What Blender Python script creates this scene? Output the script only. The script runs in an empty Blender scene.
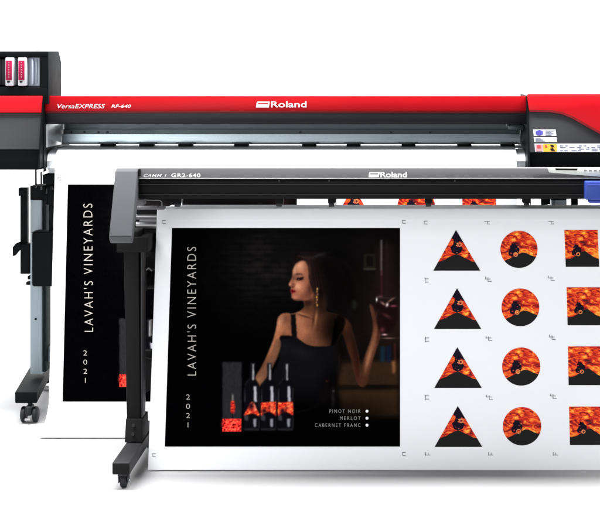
import bpy, bmesh, math, random
import numpy as np
from mathutils import Vector, Matrix
random.seed(4); np.random.seed(4)
SC = bpy.context.scene
COL = SC.collection
F = 1574.0; CX = 400.0; CY = 50.0; H = 1.42      # focal length and principal point in photo pixels, camera height (m)

# ---------------------------------------------------------------- geometry helpers
def P(px, py, D): return Vector(((px-CX)/F*D, D, H-(py-CY)/F*D))
def X(px, D): return (px-CX)/F*D
def Z(py, D): return H-(py-CY)/F*D
def hit(px, py, plane, off=0.0):
    O, n = plane
    C = Vector((0, 0, H)); d = Vector(((px-CX)/F, 1, -(py-CY)/F))
    t = ((O+n*off)-C).dot(n)/d.dot(n)
    return C+d*t
def plane2(py0, D0, py1, D1):
    """plane through two rows, parallel to X: returns (origin, normal towards the viewer)"""
    A = Vector((0, D0, Z(py0, D0))); B = Vector((0, D1, Z(py1, D1)))
    v = (B-A).normalized(); n = Vector((1, 0, 0)).cross(-v).normalized()
    if n.y > 0: n = -n
    return (A, n)

def sharpen(bm, ang=35):
    for f in bm.faces: f.smooth = True
    for e in bm.edges:
        e.smooth = not (len(e.link_faces) == 2 and e.calc_face_angle(0) > math.radians(ang)) and len(e.link_faces) == 2

class MB:
    def __init__(s): s.bm = bmesh.new()
    def _merge(s, t, bev=0, seg=2):
        bmesh.ops.recalc_face_normals(t, faces=t.faces[:])
        if bev > 0:
            es = [e for e in t.edges if len(e.link_faces) == 2 and e.calc_face_angle(0) > math.radians(25)]
            bmesh.ops.bevel(t, geom=es, offset=bev, segments=seg, profile=0.5, affect='EDGES', clamp_overlap=True)
        sharpen(t, 40 if bev == 0 else 50)
        me = bpy.data.meshes.new('t'); t.to_mesh(me); t.free(); s.bm.from_mesh(me); bpy.data.meshes.remove(me)
        return s
    def hexa(s, p, bev=0.002):
        """eight corners: front face 4 (ccw), back face 4"""
        t = bmesh.new(); v = [t.verts.new(q) for q in p]
        for f in ((0,1,2,3),(7,6,5,4),(0,4,5,1),(1,5,6,2),(2,6,7,3),(3,7,4,0)): t.faces.new([v[i] for i in f])
        return s._merge(t, bev)
    def box(s, x0, x1, y0, y1, z0, z1, bev=0.002):
        return s.hexa([Vector(q) for q in ((x0,y0,z0),(x1,y0,z0),(x1,y0,z1),(x0,y0,z1),(x0,y1,z0),(x1,y1,z0),(x1,y1,z1),(x0,y1,z1))], bev)
    def pbox(s, px0, px1, py0, py1, D0, D1, bev=0.002):
        return s.box(X(px0,D0), X(px1,D0), D0, D1, Z(py1,D0), Z(py0,D0), bev)
    def prism(s, prof, x0, x1, bev=0.002):
        """closed profile of (y, z) swept along X"""
        t = bmesh.new()
        a = [t.verts.new((x0,y,z)) for y,z in prof]; b = [t.verts.new((x1,y,z)) for y,z in prof]
        t.faces.new(a); t.faces.new(b[::-1]); n = len(prof)
        for i in range(n): t.faces.new((a[i], b[i], b[(i+1)%n], a[(i+1)%n]))
        return s._merge(t, bev)
    def slab(s, pts, vec, bev=0.001):
        """flat outline extruded by a vector"""
        t = bmesh.new(); a = [t.verts.new(p) for p in pts]; b = [t.verts.new(p+vec) for p in pts]
        t.faces.new(a); t.faces.new(b[::-1]); n = len(pts)
        for i in range(n): t.faces.new((a[i], b[i], b[(i+1)%n], a[(i+1)%n]))
        return s._merge(t, bev)
    def cyl(s, p0, p1, r, r2=None, seg=28, bev=0.0):
        p0, p1 = Vector(p0), Vector(p1); d = (p1-p0); q = d.to_track_quat('Z','Y').to_matrix()
        r2 = r if r2 is None else r2
        t = bmesh.new()
        a = [t.verts.new(p0+q@Vector((r*math.cos(k*2*math.pi/seg), r*math.sin(k*2*math.pi/seg), 0))) for k in range(seg)]
        b = [t.verts.new(p1+q@Vector((r2*math.cos(k*2*math.pi/seg), r2*math.sin(k*2*math.pi/seg), 0))) for k in range(seg)]
        t.faces.new(a); t.faces.new(b[::-1])
        for i in range(seg): t.faces.new((a[i], b[i], b[(i+1)%seg], a[(i+1)%seg]))
        return s._merge(t, bev)
    def tube(s, pts, r, seg=10):
        for a, b in zip(pts, pts[1:]): s.cyl(a, b, r, seg=seg)
        return s
    def flat(s, pts):
        f = s.bm.faces.new([s.bm.verts.new(p) for p in pts]); return s
    def build(s, name, mat, parent=None):
        return link_bm(s.bm, name, mat, parent)

WM = {}                                           # world matrix of every thing's root
def link_bm(bm, name, mat, parent=None):
    me = bpy.data.meshes.new(name)
    bm.to_mesh(me); bm.free()
    return link_me(me, name, mat, parent)
def link_me(me, name, mat, parent=None):
    o = bpy.data.objects.new(name, me); COL.objects.link(o)
    if mat and not me.materials: me.materials.append(mat)
    if parent is not None:
        M = WM[parent.name]; me.transform(M.inverted()); o.parent = parent; WM[o.name] = M
    else:
        WM[o.name] = Matrix.Identity(4)
    return o
def thing(name, label, cat, loc=(0,0,0), mat=None, group=None):
    o = bpy.data.objects.new(name, None); COL.objects.link(o)
    M = mat if mat is not None else Matrix.Translation(loc)
    o.matrix_world = M; WM[o.name] = M.copy()
    o['label'] = label; o['category'] = cat
    if group: o['group'] = group
    return o
def structure(o): o['kind'] = 'structure'; return o
def copy_tree(o, parent=None):
    c = o.copy(); COL.objects.link(c)
    if parent is not None: c.parent = parent
    WM[c.name] = WM[o.name]
    for ch in [q for q in COL.objects if q.parent == o]: copy_tree(ch, c)
    return c

# ---------------------------------------------------------------- materials
def lin(c):
    c = c/255.0
    return c/12.92 if c <= 0.04045 else ((c+0.055)/1.055)**2.4
def RGB(r,g,b): return (lin(r), lin(g), lin(b), 1)
def mat(name, col, rough=0.5, metal=0.0, spec=0.5, var=0.06, scale=30, bump=0.0, bscale=600, coat=0.0, aniso=None):
    m = bpy.data.materials.new(name); m.use_nodes = True; nt = m.node_tree; N = nt.nodes; L = nt.links
    b = N['Principled BSDF']
    b.inputs['Metallic'].default_value = metal; b.inputs['Specular IOR Level'].default_value = spec
    b.inputs['Coat Weight'].default_value = coat; b.inputs['Coat Roughness'].default_value = 0.12
    tc = N.new('ShaderNodeTexCoord'); n = N.new('ShaderNodeTexNoise'); n.inputs['Scale'].default_value = scale; n.inputs['Detail'].default_value = 6
    if aniso:
        mp = N.new('ShaderNodeMapping'); mp.inputs['Scale'].default_value = aniso
        L.new(tc.outputs['Object'], mp.inputs['Vector']); L.new(mp.outputs[0], n.inputs['Vector'])
    else: L.new(tc.outputs['Object'], n.inputs['Vector'])
    mr = N.new('ShaderNodeMapRange'); mr.inputs['From Min'].default_value = 0.3; mr.inputs['From Max'].default_value = 0.7
    mr.inputs['To Min'].default_value = 1-var; mr.inputs['To Max'].default_value = 1+var
    L.new(n.outputs['Fac'], mr.inputs['Value'])
    mx = N.new('ShaderNodeVectorMath'); mx.operation = 'SCALE'; mx.inputs[0].default_value = col[:3]
    L.new(mr.outputs[0], mx.inputs['Scale']); L.new(mx.outputs[0], b.inputs['Base Color'])
    r2 = N.new('ShaderNodeMapRange'); r2.inputs['From Min'].default_value = 0.3; r2.inputs['From Max'].default_value = 0.7
    r2.inputs['To Min'].default_value = max(rough-0.05,0.02); r2.inputs['To Max'].default_value = min(rough+0.05,1)
    L.new(n.outputs['Fac'], r2.inputs['Value']); L.new(r2.outputs[0], b.inputs['Roughness'])
    if bump:
        n2 = N.new('ShaderNodeTexNoise'); n2.inputs['Scale'].default_value = bscale; L.new(tc.outputs['Object'], n2.inputs['Vector'])
        bp = N.new('ShaderNodeBump'); bp.inputs['Strength'].default_value = bump; bp.inputs['Distance'].default_value = 0.001
        L.new(n2.outputs['Fac'], bp.inputs['Height']); L.new(bp.outputs[0], b.inputs['Normal'])
    return m
M = {}
M['paper']   = mat('white_print_paper', (0.80,0.81,0.84), 0.45, spec=0.3, var=0.006, scale=3)
M['ink'] = mat('black_print_ink', (0.001,0.001,0.0012), 0.9, spec=0.0, var=0.05)
M['mark']    = mat('grey_print_mark', (0.16,0.16,0.18), 0.8, spec=0.1)
M['letter']  = mat('white_lettering', (0.72,0.72,0.74), 0.6, spec=0.2, var=0.02)
M['letter_dim'] = mat('cream_lettering', (0.42,0.39,0.36), 0.6, spec=0.2, var=0.02)
M['letter_thin'] = mat('grey_thin_lettering', (0.30,0.285,0.27), 0.6, spec=0.1, var=0.02)
M['rail'] = mat('warm_grey_painted_metal', (0.122,0.119,0.125), 0.5, spec=0.3, var=0.03, bump=0.15)
M['cap'] = mat('blue_grey_plastic', (0.058,0.060,0.066), 0.6, spec=0.2, var=0.04, bump=0.2)
M['black_panel'] = mat('black_smooth_plastic', (0.005,0.005,0.0054), 0.6, spec=0.07, var=0.15, scale=8, bump=0.1)
M['dark'] = mat('dark_powder_coat', (0.0062,0.0062,0.0066), 0.65, spec=0.10, var=0.15, bump=0.3)
M['dark2'] = mat('charcoal_powder_coat', (0.022,0.022,0.024), 0.55, spec=0.2, var=0.12, bump=0.3)
M['green_black'] = mat('green_black_plastic', (0.0016,0.0025,0.0028), 0.6, spec=0.07, var=0.2, bump=0.2)
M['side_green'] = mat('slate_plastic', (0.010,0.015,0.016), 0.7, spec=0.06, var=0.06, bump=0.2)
M['red'] = mat('red_gloss_plastic', (0.33,0.003,0.007), 0.42, spec=0.08, var=0.05, scale=4)
M['st_white'] = mat('white_sticker_paper', (0.42,0.43,0.48), 0.6, spec=0.1, var=0.02)
M['red_dark'] = mat('shaded_red_plastic', (0.10,0.004,0.006), 0.4, spec=0.15, var=0.04)  # darker red: shade of the covers' lower edges put into the colour
M['slate'] = mat('charcoal_grey_plastic', (0.019,0.0195,0.023), 0.38, spec=0.25, var=0.05, scale=10, bump=0.1)
M['slate2'] = mat('charcoal_strip_plastic', (0.010,0.010,0.014), 0.45, spec=0.2, var=0.05)
M['steel'] = mat('brushed_steel', (0.80,0.85,0.89), 0.34, metal=0.5, var=0.08, scale=6, aniso=(0.6,30,60))
M['teal'] = mat('blue_grey_steel', (0.22,0.265,0.29), 0.28, metal=0.85, var=0.10, scale=6, aniso=(0.6,30,60))
M['teal_dark'] = mat('dark_teal_steel', (0.05,0.07,0.08), 0.4, metal=0.3, var=0.10, scale=6)
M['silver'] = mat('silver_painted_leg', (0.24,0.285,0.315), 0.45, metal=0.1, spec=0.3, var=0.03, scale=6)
M['tube']    = mat('grey_aluminium_tube', (0.24,0.24,0.245), 0.35, metal=0.5, var=0.05, scale=6, aniso=(0.6,30,60))
M['rubber'] = mat('castor_rubber', (0.012,0.0125,0.014), 0.6, spec=0.2, var=0.1)
M['chrome']  = mat('bright_plate', (0.62,0.63,0.65), 0.25, metal=1.0, var=0.05)
M['white_pl'] = mat('white_plastic', (0.46,0.47,0.50), 0.5, spec=0.2, var=0.02)
M['pale_pl'] = mat('translucent_pale_plastic', (0.36,0.40,0.47), 0.45, spec=0.3, var=0.10, scale=25, aniso=(4,1,0.3))
M['magenta'] = mat('magenta_label', (0.27,0.006,0.045), 0.5, spec=0.1, var=0.25, scale=60)
M['panel_lt']= mat('pale_grey_panel', (0.50,0.52,0.49), 0.5, spec=0.3, var=0.05)
M['blue'] = mat('blue_plastic', (0.025,0.05,0.26), 0.45, spec=0.2, var=0.05)
M['purple'] = mat('violet_sticker_ink', (0.055,0.05,0.26), 0.5, spec=0.1, var=0.25, scale=200)
M['yellow'] = mat('yellow_sticker_ink', (0.50,0.27,0.03), 0.5, spec=0.1, var=0.05)
M['pink'] = mat('pink_sticker_ink', (0.42,0.19,0.20), 0.5, spec=0.1, var=0.08)
M['sred']    = mat('red_sticker_ink', (0.5,0.03,0.04), 0.5, spec=0.3)
M['txt'] = mat('grey_sticker_text', (0.10,0.11,0.17), 0.6, spec=0.1)

def flame_mat():
    """printed flame artwork: streaky orange, red and yellow with dark plum flecks"""
    m = bpy.data.materials.new('printed_flames'); m.use_nodes = True; nt = m.node_tree; N = nt.nodes; L = nt.links
    b = N['Principled BSDF']; b.inputs['Roughness'].default_value = 0.6; b.inputs['Specular IOR Level'].default_value = 0.15
    tc = N.new('ShaderNodeTexCoord'); mp = N.new('ShaderNodeMapping')
    mp.inputs['Rotation'].default_value = (0,0,0.5); mp.inputs['Scale'].default_value = (26,58,26)
    uv = N.new('ShaderNodeUVMap'); uv.uv_map = 'art'
    L.new(uv.outputs[0], mp.inputs['Vector'])
    n = N.new('ShaderNodeTexNoise'); n.inputs['Scale'].default_value = 1.0; n.inputs['Detail'].default_value = 7; n.inputs['Roughness'].default_value = 0.62
    n.inputs['Distortion'].default_value = 1.4; L.new(mp.outputs[0], n.inputs['Vector'])
    r = N.new('ShaderNodeValToRGB'); e = r.color_ramp.elements
    e[0].position = 0.36; e[0].color = RGB(52,10,24); e[1].position = 0.72; e[1].color = RGB(255,212,90)
    for p, c in ((0.44,(150,20,18)),(0.49,(214,40,20)),(0.53,(226,74,28)),(0.585,(240,118,34)),(0.64,(248,166,58))):
        k = e.new(p); k.color = RGB(*c)
    L.new(n.outputs['Fac'], r.inputs[0]); L.new(r.outputs[0], b.inputs['Base Color'])
    return m
M['flame'] = flame_mat()
M['hill']  = mat('printed_black_hill', (0.0095,0.0095,0.010), 0.7, spec=0.1, var=0.1)
M['plum'] = mat('printed_plum_ink', (0.007,0.005,0.013), 0.7, spec=0.05, var=0.3, scale=200)
M['amber'] = mat('printed_amber_ink', (0.66,0.22,0.08), 0.7, spec=0.1, var=0.3, scale=200)

def attr_mat(name):
    m = bpy.data.materials.new(name); m.use_nodes = True; N = m.node_tree.nodes; L = m.node_tree.links
    b = N['Principled BSDF']; b.inputs['Roughness'].default_value = 0.9; b.inputs['Specular IOR Level'].default_value = 0.0
    a = N.new('ShaderNodeAttribute'); a.attribute_name = 'art'
    L.new(a.outputs['Color'], b.inputs['Base Color']); return m
M['art'] = attr_mat('printed_picture')

# ---------------------------------------------------------------- lettering
def text_mesh(s, bold=0.0, spacing=1.0, shear=0.0):
    cu = bpy.data.curves.new('t', 'FONT'); cu.body = s; cu.size = 1; cu.offset = bold; cu.space_character = spacing; cu.shear = shear
    cu.resolution_u = 4
    o = bpy.data.objects.new('t', cu); COL.objects.link(o)
    dg = bpy.context.evaluated_depsgraph_get(); me = bpy.data.meshes.new_from_object(o.evaluated_get(dg))
    bpy.data.objects.remove(o); return me
def lettering(name, s, rect, plane, off, m, parent, bold=0.0, spacing=1.0, shear=0.0, rot=False, extra=None):
    """fit a word into rect (px0,px1,py0,py1) measured on a plane of the thing it is printed on"""
    me = text_mesh(s, bold, spacing, shear)
    xs = [v.co.x for v in me.vertices]; ys = [v.co.y for v in me.vertices]
    x0,x1,y0,y1 = min(xs),max(xs),min(ys),max(ys); a,b,c,d = rect
    for v in me.vertices:
        u = (v.co.x-x0)/(x1-x0); w = (v.co.y-y0)/(y1-y0)
        if rot: px, py = b-(1-w)*(b-a) if False else a+(1-w)*(b-a), d-u*(d-c)
        else:   px, py = a+u*(b-a), d-w*(d-c)
        v.co = hit(px, py, plane, off)
    bm = bmesh.new(); bm.from_mesh(me); bpy.data.meshes.remove(me)
    if extra:
        for pts in extra: bm.faces.new([bm.verts.new(hit(x,y,plane,off)) for x,y in pts])
    for f in bm.faces: f.normal_update()
    return link_bm(bm, name, m, parent)

# ================================================================ THE FRONT PRINT
fA = Vector((0, 5.49, Z(228,5.49))); fB = Vector((0, 5.305, Z(470,5.305)))
def frame(A, B):
    v = (B-A).normalized(); up = -v; x = Vector((1,0,0)); n = x.cross(up).normalized()
    if n.y > 0: n = -n
    return x, up, n
x_, up_, n_ = frame(fA, fB)
FPL = (fA, n_)
Mf = Matrix(((x_.x,up_.x,n_.x,fA.x),(x_.y,up_.y,n_.y,fA.y),(x_.z,up_.z,n_.z,fA.z),(0,0,0,1)))
def uvp(px, py):                                   # photo point on the print -> metres right of / below the picture's top right corner
    p = hit(px, py, FPL)-fA
    return p.x, -p.dot(up_)

front_print = thing('printed_sheet', 'white printed sheet in front, dark wine poster fully visible beside flame triangles and circles', 'printed sheet', mat=Mf, group='printed sheets hanging from the machines')

# ---- poster artwork, computed as colour per point of a fine mesh
u0, _ = uvp(168, 337); u0 = -0.7952; _, v1 = uvp(400, 447)
SPX = 2.0; KU = 236/0.7952*SPX
W = int(0.7952*KU)+1; HH = int(v1*KU)+1
CV = np.zeros((HH, W, 3)); CV[:] = (2,2,3)
yy, xx = np.mgrid[0:HH, 0:W]
def cvp(px, py):
    u, v = uvp(px, py); return (u+0.7952)*KU, v*KU
def blur(m, r):
    r = int(round(r))
    if r < 1: return m
    for _ in range(2):
        for ax in (0,1):
            k = 2*r+1
            pad = [(0,0),(0,0)]; pad[ax] = (r+1, r)
            c = np.cumsum(np.pad(m, pad, mode='edge'), axis=ax)
            m = (np.take(c, range(k, c.shape[ax]), axis=ax)-np.take(c, range(0, c.shape[ax]-k), axis=ax))/k
    return m
def mask(pts, b=1):
    q = [cvp(*p) for p in pts]; m = np.zeros((HH,W))
    X_ = xx+0.0; Y_ = yy+0.0; ins = np.zeros((HH,W), bool)
    for (x1_,y1_),(x2_,y2_) in zip(q, q[1:]+q[:1]):
        if abs(y1_-y2_) < 1e-9: continue
        c = ((y1_ > Y_) != (y2_ > Y_)) & (X_ < (x2_-x1_)*(Y_-y1_)/(y2_-y1_)+x1_)
        ins ^= c
    return blur(ins.astype(float), b)
def put(m, col, a=1.0):
    global CV
    m = (m*a)[...,None]; CV = CV*(1-m)+np.array(col, float)*m
def poly(pts, col, b=1, a=1.0): put(mask(pts,b), col, a)
def smooth(pts, n=5):
    """closed Catmull-Rom curve through the points"""
    out = []; L_ = len(pts)
    for i in range(L_):
        p0,p1,p2,p3 = [np.array(pts[(i+k-1)%L_], float) for k in range(4)]
        for j in range(n):
            t = j/n
            out.append(tuple(0.5*((2*p1)+(-p0+p2)*t+(2*p0-5*p1+4*p2-p3)*t*t+(-p0+3*p1-3*p2+p3)*t**3)))
    return out
def spoly(pts, col, b=1, a=1.0): poly(smooth(pts), col, b, a)
def blob(px, py, rx, ry, col, a=1.0, rot=0, clip=None):
    cx, cy = cvp(px, py); dx = xx-cx; dy = yy-cy; c, s = math.cos(rot), math.sin(rot)
    X_ = (dx*c+dy*s)/(rx*SPX); Y_ = (-dx*s+dy*c)/(ry*SPX)
    m = np.exp(-(X_**2+Y_**2)*0.9)
    if clip is not None: m = m*clip
    put(m, col, a)
def noise(sx, sy, seed):
    rs = np.random.RandomState(seed); gh, gw = int(HH/sy)+3, int(W/sx)+3; g = rs.rand(gh, gw)
    fy = yy/sy; fx = xx/sx; iy = fy.astype(int); ix = fx.astype(int); ty = fy-iy; tx = fx-ix
    ty = ty*ty*(3-2*ty); tx = tx*tx*(3-2*tx)
    return (g[iy,ix]*(1-tx)+g[iy,ix+1]*tx)*(1-ty)+(g[iy+1,ix]*(1-tx)+g[iy+1,ix+1]*tx)*ty

# room behind the sitter
wall = np.exp(-(((xx-cvp(268,262)[0])/(44*SPX))**2+((yy-cvp(268,262)[1])/(44*SPX))**2))
bricky = blur((np.sin((yy)/SPX*2*math.pi/6.0) > -0.7)*0.32+0.68, 1)
rowi = ((yy)/SPX/6.0).astype(int)
brickx = blur((((xx/SPX+(rowi%2)*8) % 16) > 1.4)*0.22+0.78, 1)
put(wall*bricky*brickx*(0.55+0.6*noise(18,8,3)), (27,25,24), 0.95)
blob(330,245,60,22,(12,11,12),0.8)
blob(385,300,34,60,(24,18,16),0.9); blob(390,330,20,26,(40,26,20),0.6); blob(352,345,10,30,(26,17,14),.6)
poly([(376,244),(393,244),(392,300),(377,300)], (27,18,17), 4, 0.8)
poly([(380.3,240),(382.3,240),(382.4,276),(380.6,276)], (98,88,92), 1, 0.75)
poly([(380.6,270),(382.4,270),(382.6,298),(381,298)], (66,22,30), 1, 0.7)
poly([(386,240),(387.5,240),(387.5,296),(386,296)], (40,32,30), 2, 0.6)
poly([(364,254),(375.5,254),(375.5,270),(364,270)], (30,27,22), 1, 0.8)
poly([(366.5,256.5),(373,256.5),(373,266),(366.5,266)], (10,9,8), 1, 0.8)
poly([(363.5,268),(376,268),(376,270.2),(363.5,270.2)], (58,53,44), 1, 0.7)
poly([(352,301),(357,301),(357,309),(352,309)], (34,38,34), 2, 0.7)
poly([(341,364),(399,360),(399,387),(338,388)], (46,31,20), 4, 0.9)
poly([(338,389),(399,389),(399,416),(344,416)], (54,37,22), 5, 0.9)
poly([(330,385),(399,385),(399,389),(330,389.5)], (9,7,6), 1, 0.85)
put(noise(22,10,8)*mask([(338,360),(399,360),(399,418),(338,418)],5), (70,45,20), 0.22)
poly([(380,346),(385,346),(385,362),(380,362)], (18,40,54), 1.5, 0.85)
poly([(386.5,346),(391,346),(391,362),(386.5,362)], (15,26,50), 1.5, 0.85)
poly([(394,343),(396,343),(396,362),(394,362)], (70,28,18), 1, 0.7)
poly([(392,361),(395.5,361),(395,373),(392.4,373)], (150,98,62), 1.5, 0.8)
blob(350,414,46,16,(3,2,2),0.7)

# hair behind
HAIR = [(291,262),(293,257),(300,252.5),(309,250.5),(320,251.5),(331,257),(339,266),(344,278),(347,292),(349,304),(352,316),(345,322),(330,312),(320,300),(318,285),(312,272),(300,262),(293,270),(291,276)]
spoly(HAIR, (17,12,13), 3, 0.96)
for k, (sx, al) in enumerate(((299,.5),(305,.4),(312,.35),(321,.3),(330,.28))):
    spoly([(sx,254.5),(sx+9,254+k),(sx+22,268),(sx+28,290),(sx+26,292),(sx+19,271),(sx+8,257+k)], (48,33,31), 3, al*0.6)
blob(316,255.6,10,1.8,(44,39,40),0.6,0.12)

# skin
NECK = [(304,296),(304.5,306),(300,311),(292,314),(283,314),(280,320),(281,338),(296,338),(308,345),(322,347),(334,345),(340,335),(346,322),(338,315),(326,311),(323,300),(322,290)]
spoly(NECK, (126,84,62), 1)
ln = mask(smooth(NECK),1)
blob(298,322,16,11,(168,118,90),0.75,0.1,ln); blob(306,340,13,5,(176,124,96),0.8,0.15,ln); blob(324,336,10,10,(128,86,64),0.5,0,ln)
blob(321,302,7,11,(38,24,20),0.9,0.1,ln); blob(335,326,8,14,(62,38,28),0.8,0,ln); blob(309,300,5,5,(120,82,62),0.6,0,ln)
blob(312,303,2.6,7,(152,104,76),0.7,0.1,ln); blob(316,318,1.3,7,(200,150,110),0.75,0.12,ln); blob(313.3,320,1.2,6,(82,50,36),0.75,0.1,ln)
blob(303,315.5,8,1.1,(70,42,32),0.75,0.35,ln); blob(301,313.5,8,1.0,(198,144,110),0.6,0.33,ln)
blob(318,328,1.4,5,(88,54,40),0.4,0,ln); blob(308,329,3,7,(122,80,60),0.45,0,ln)
blob(332,330,12,16,(60,38,28),0.5,0,ln); blob(283,334,4,6,(150,104,80),0.5,0,ln); blob(318,343,12,4,(150,104,78),0.5,0,ln); blob(300,308,5,4,(100,66,50),0.5,0,ln)
blob(308,302.5,9,3.4,(66,40,31),0.75,0,ln); blob(292,320,7,8,(186,136,106),.45,0.2,ln); blob(304,332,8,5,(184,132,104),.5,0.1,ln); blob(309,339,7,4,(110,72,54),.4,.2,ln)
# near (left) arm
ARM1 = [(283,313.5),(278,318),(276.5,326),(273,340),(267.5,354),(262,366),(255,378),(253,386),(260,386),(267,372),(273,362),(279,350),(283,338),(288,334),(292,326),(291,314.5)]
spoly(ARM1, (146,100,74), 1); a1 = mask(smooth(ARM1),1)
blob(279,324,2.5,9,(190,138,106),0.8,0.15,a1); blob(287,330,5,8,(178,126,98),0.7,0,a1); blob(284,319,4.5,4,(96,62,50),0.7,0,a1)
blob(274,345,2.5,14,(168,118,88),0.6,0.35,a1); blob(281,345,2.2,12,(66,42,34),0.7,0.3,a1); blob(258,379,5,9,(88,56,40),0.75,0.6,a1)
# far arm, raised to the glass
ARM2 = [(339,322),(341,330),(345,340),(348,350),(351.5,360),(354,370),(356.5,380),(360,386),(364,386.5),(367.5,382),(369.5,372),(373,360),(376.5,349),(379.5,339),(381,331),(379,324),(376.5,316),(374,309),(371.5,304.5),(369.6,305.5),(371.2,312),(372.6,321),(372.8,330),(371,339),(367.6,348),(364,358),(361.5,369),(360.2,376.5),(359.6,366),(358.5,355),(355.5,342),(352.5,331),(350,323),(345,318.5)]
spoly(ARM2, (88,56,41), 1); a2 = mask(smooth(ARM2),1)
blob(344,325,4,6,(150,98,66),0.85,0.2,a2); blob(350,345,3.4,14,(112,64,44),0.6,-0.2,a2); blob(357,365,3,14,(96,46,36),0.6,-0.1,a2)
blob(375,336,2.6,12,(132,90,70),0.7,0.1,a2); blob(368.5,358,2.4,17,(160,116,88),0.9,0.27,a2); blob(378.5,334,1.4,10,(66,40,32),.6,.1,a2); blob(361,378,3,7,(138,82,62),0.7,0,a2)
blob(371,312,1.2,5,(124,84,70),0.8,-0.2,a2)
spoly([(374.5,322),(375.5,314),(377.8,308.5),(379.4,308),(379.6,310.5),(378.6,316),(380,323)], (86,54,42), 1, .8)
spoly([(378.5,326),(380.2,318),(383.2,313),(384.8,313.4),(384,317.5),(382.4,323),(382,330)], (70,42,34), 1, .75)
blob(377,313,.7,4,(126,86,68),.6,.3); blob(339,330,4,12,(58,34,26),0.6,0,a2)
# shadow of the hair between the neck and the far arm
spoly([(339,312),(345,318),(343,330),(337,345),(340,358),(336,366),(333,350),(335,330)], (24,15,13), 2, 0.9)
blob(335,360,4,10,(70,42,30),0.5)
# dress
DRESS = [(280,337),(285,335.5),(291,336),(297,338),(303,343),(310,346),(320,346.5),(331,345.5),(336,338),(338,350),(338,364),(334,382),(326,400),(300,412),(268,412),(262,395),(270,380),(279,360),(279,348)]
spoly(DRESS, (13,13,15), 1); dm = mask(smooth(DRESS),1)
blob(284,348,4,10,(17,18,24),0.6,0.2,dm); blob(300,352,16,6,(25,26,31),0.6,0.3,dm); blob(312,370,14,10,(17,17,20),0.6,0.2,dm); blob(300,408,60,16,(3,2,3),0.98,0,dm); blob(330,385,9,22,(4,3,4),0.9,0.2,dm)
poly([(290.8,314.5),(295.5,314),(297,338),(291.8,338)], (20,17,19), 1)
poly([(335,318),(338.5,321),(336,345),(331,346)], (15,13,16), 1)

def shade(px, py, rx, ry, f, rot=0, clip=None):
    """darken or lighten the printed picture softly"""
    global CV
    cx, cy = cvp(px, py); dx = xx-cx; dy = yy-cy; c, s_ = math.cos(rot), math.sin(rot)
    m = np.exp(-(((dx*c+dy*s_)/(rx*SPX))**2+((-dx*s_+dy*c)/(ry*SPX))**2)*0.9)
    if clip is not None: m = m*clip
    CV = CV*(1+(f-1)*m[...,None])
shade(334,332,16,26,0.45,0,np.maximum(ln,0)); shade(300,344,14,5,0.8,0,ln); shade(308,306,8,7,0.7,0,ln)
shade(356,350,6,30,0.55,-0.15,a2); shade(345,338,8,14,0.75,0,a2); shade(362,378,5,8,0.8,0,a2); shade(262,372,9,14,0.65,0.5,a1); shade(291,330,4,14,.8,0,a1)
# face
FACE = [(293,268),(295,264),(298,261.2),(302,259.8),(306,260.6),(308.4,264),(309.2,270),(309,277),(310.5,284),(312.5,290),(312.4,296),(309,299.6),(303,300.6),(297.5,300.6),(293.6,299.6),(291.7,297.8),(291.3,295.4),(292,293.6),(290.8,292.4),(291.3,291.2),(290.2,290),(291.3,288.2),(291,286.8),(288.9,285.9),(288.5,284.4),(289.8,281.8),(291.5,278.8),(292.4,276.4),(292.2,273.4),(292.4,270.6)]
poly(FACE, (158,108,84), 1); fm = mask(FACE,1)
blob(300,266,5.5,5.5,(204,158,130),0.85,0.1,fm); blob(298.5,286,4.5,4.5,(196,142,114),0.85,0,fm); blob(294.6,281,1.2,4,(188,138,112),0.6,0.35,fm)
blob(293.3,284.8,1.7,2.4,(112,70,56),0.75,0,fm); blob(289.9,284.3,1.1,1.3,(186,134,108),0.8,0,fm); blob(292.8,287,1.6,.9,(84,44,36),0.75,0,fm)
blob(306.4,270,2.6,8,(150,104,82),0.6,-0.1,fm); blob(310,290,4,10,(78,48,40),0.8,0.15,fm); blob(305,296,6,3.4,(118,76,60),0.7,-0.2,fm); blob(296,300.4,8,1.6,(92,56,46),0.8,0,fm)
blob(295.4,297,2.6,1.8,(186,132,108),0.7,0,fm); blob(296.4,292,2,3,(150,98,82),0.5,0,fm)
blob(293.7,277.5,1.8,3.2,(84,54,48),0.75,0,fm); blob(299.5,278.4,5.2,2.5,(98,64,56),0.7,0.05,fm); blob(300,282.6,4,1.2,(176,126,102),0.5,0,fm)
spoly([(294.6,275),(296.6,273.6),(299.6,273.3),(303.4,274.9),(300,274.6),(297,274.9)], (58,38,34), 1, 0.85)
spoly([(296,279),(298.2,277.9),(301.4,277.5),(303.6,276.6),(302.6,279.4),(300,280.2),(297.6,279.9)], (24,15,17), 1, 0.95)
blob(299.8,276.4,1.6,.6,(160,120,104),0.7,0.1,fm); blob(298.9,279.3,.5,.4,(190,180,176),0.5)
spoly([(290.3,290),(291.8,289.3),(293.4,289.9),(296,291.3),(294.4,292.7),(292.4,293.3),(291.1,292.4)], (112,26,34), 1, 0.95)
poly([(290.8,291.1),(295.6,291.2),(295.6,291.6),(290.8,291.5)], (52,12,18), 0, 0.7)
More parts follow.
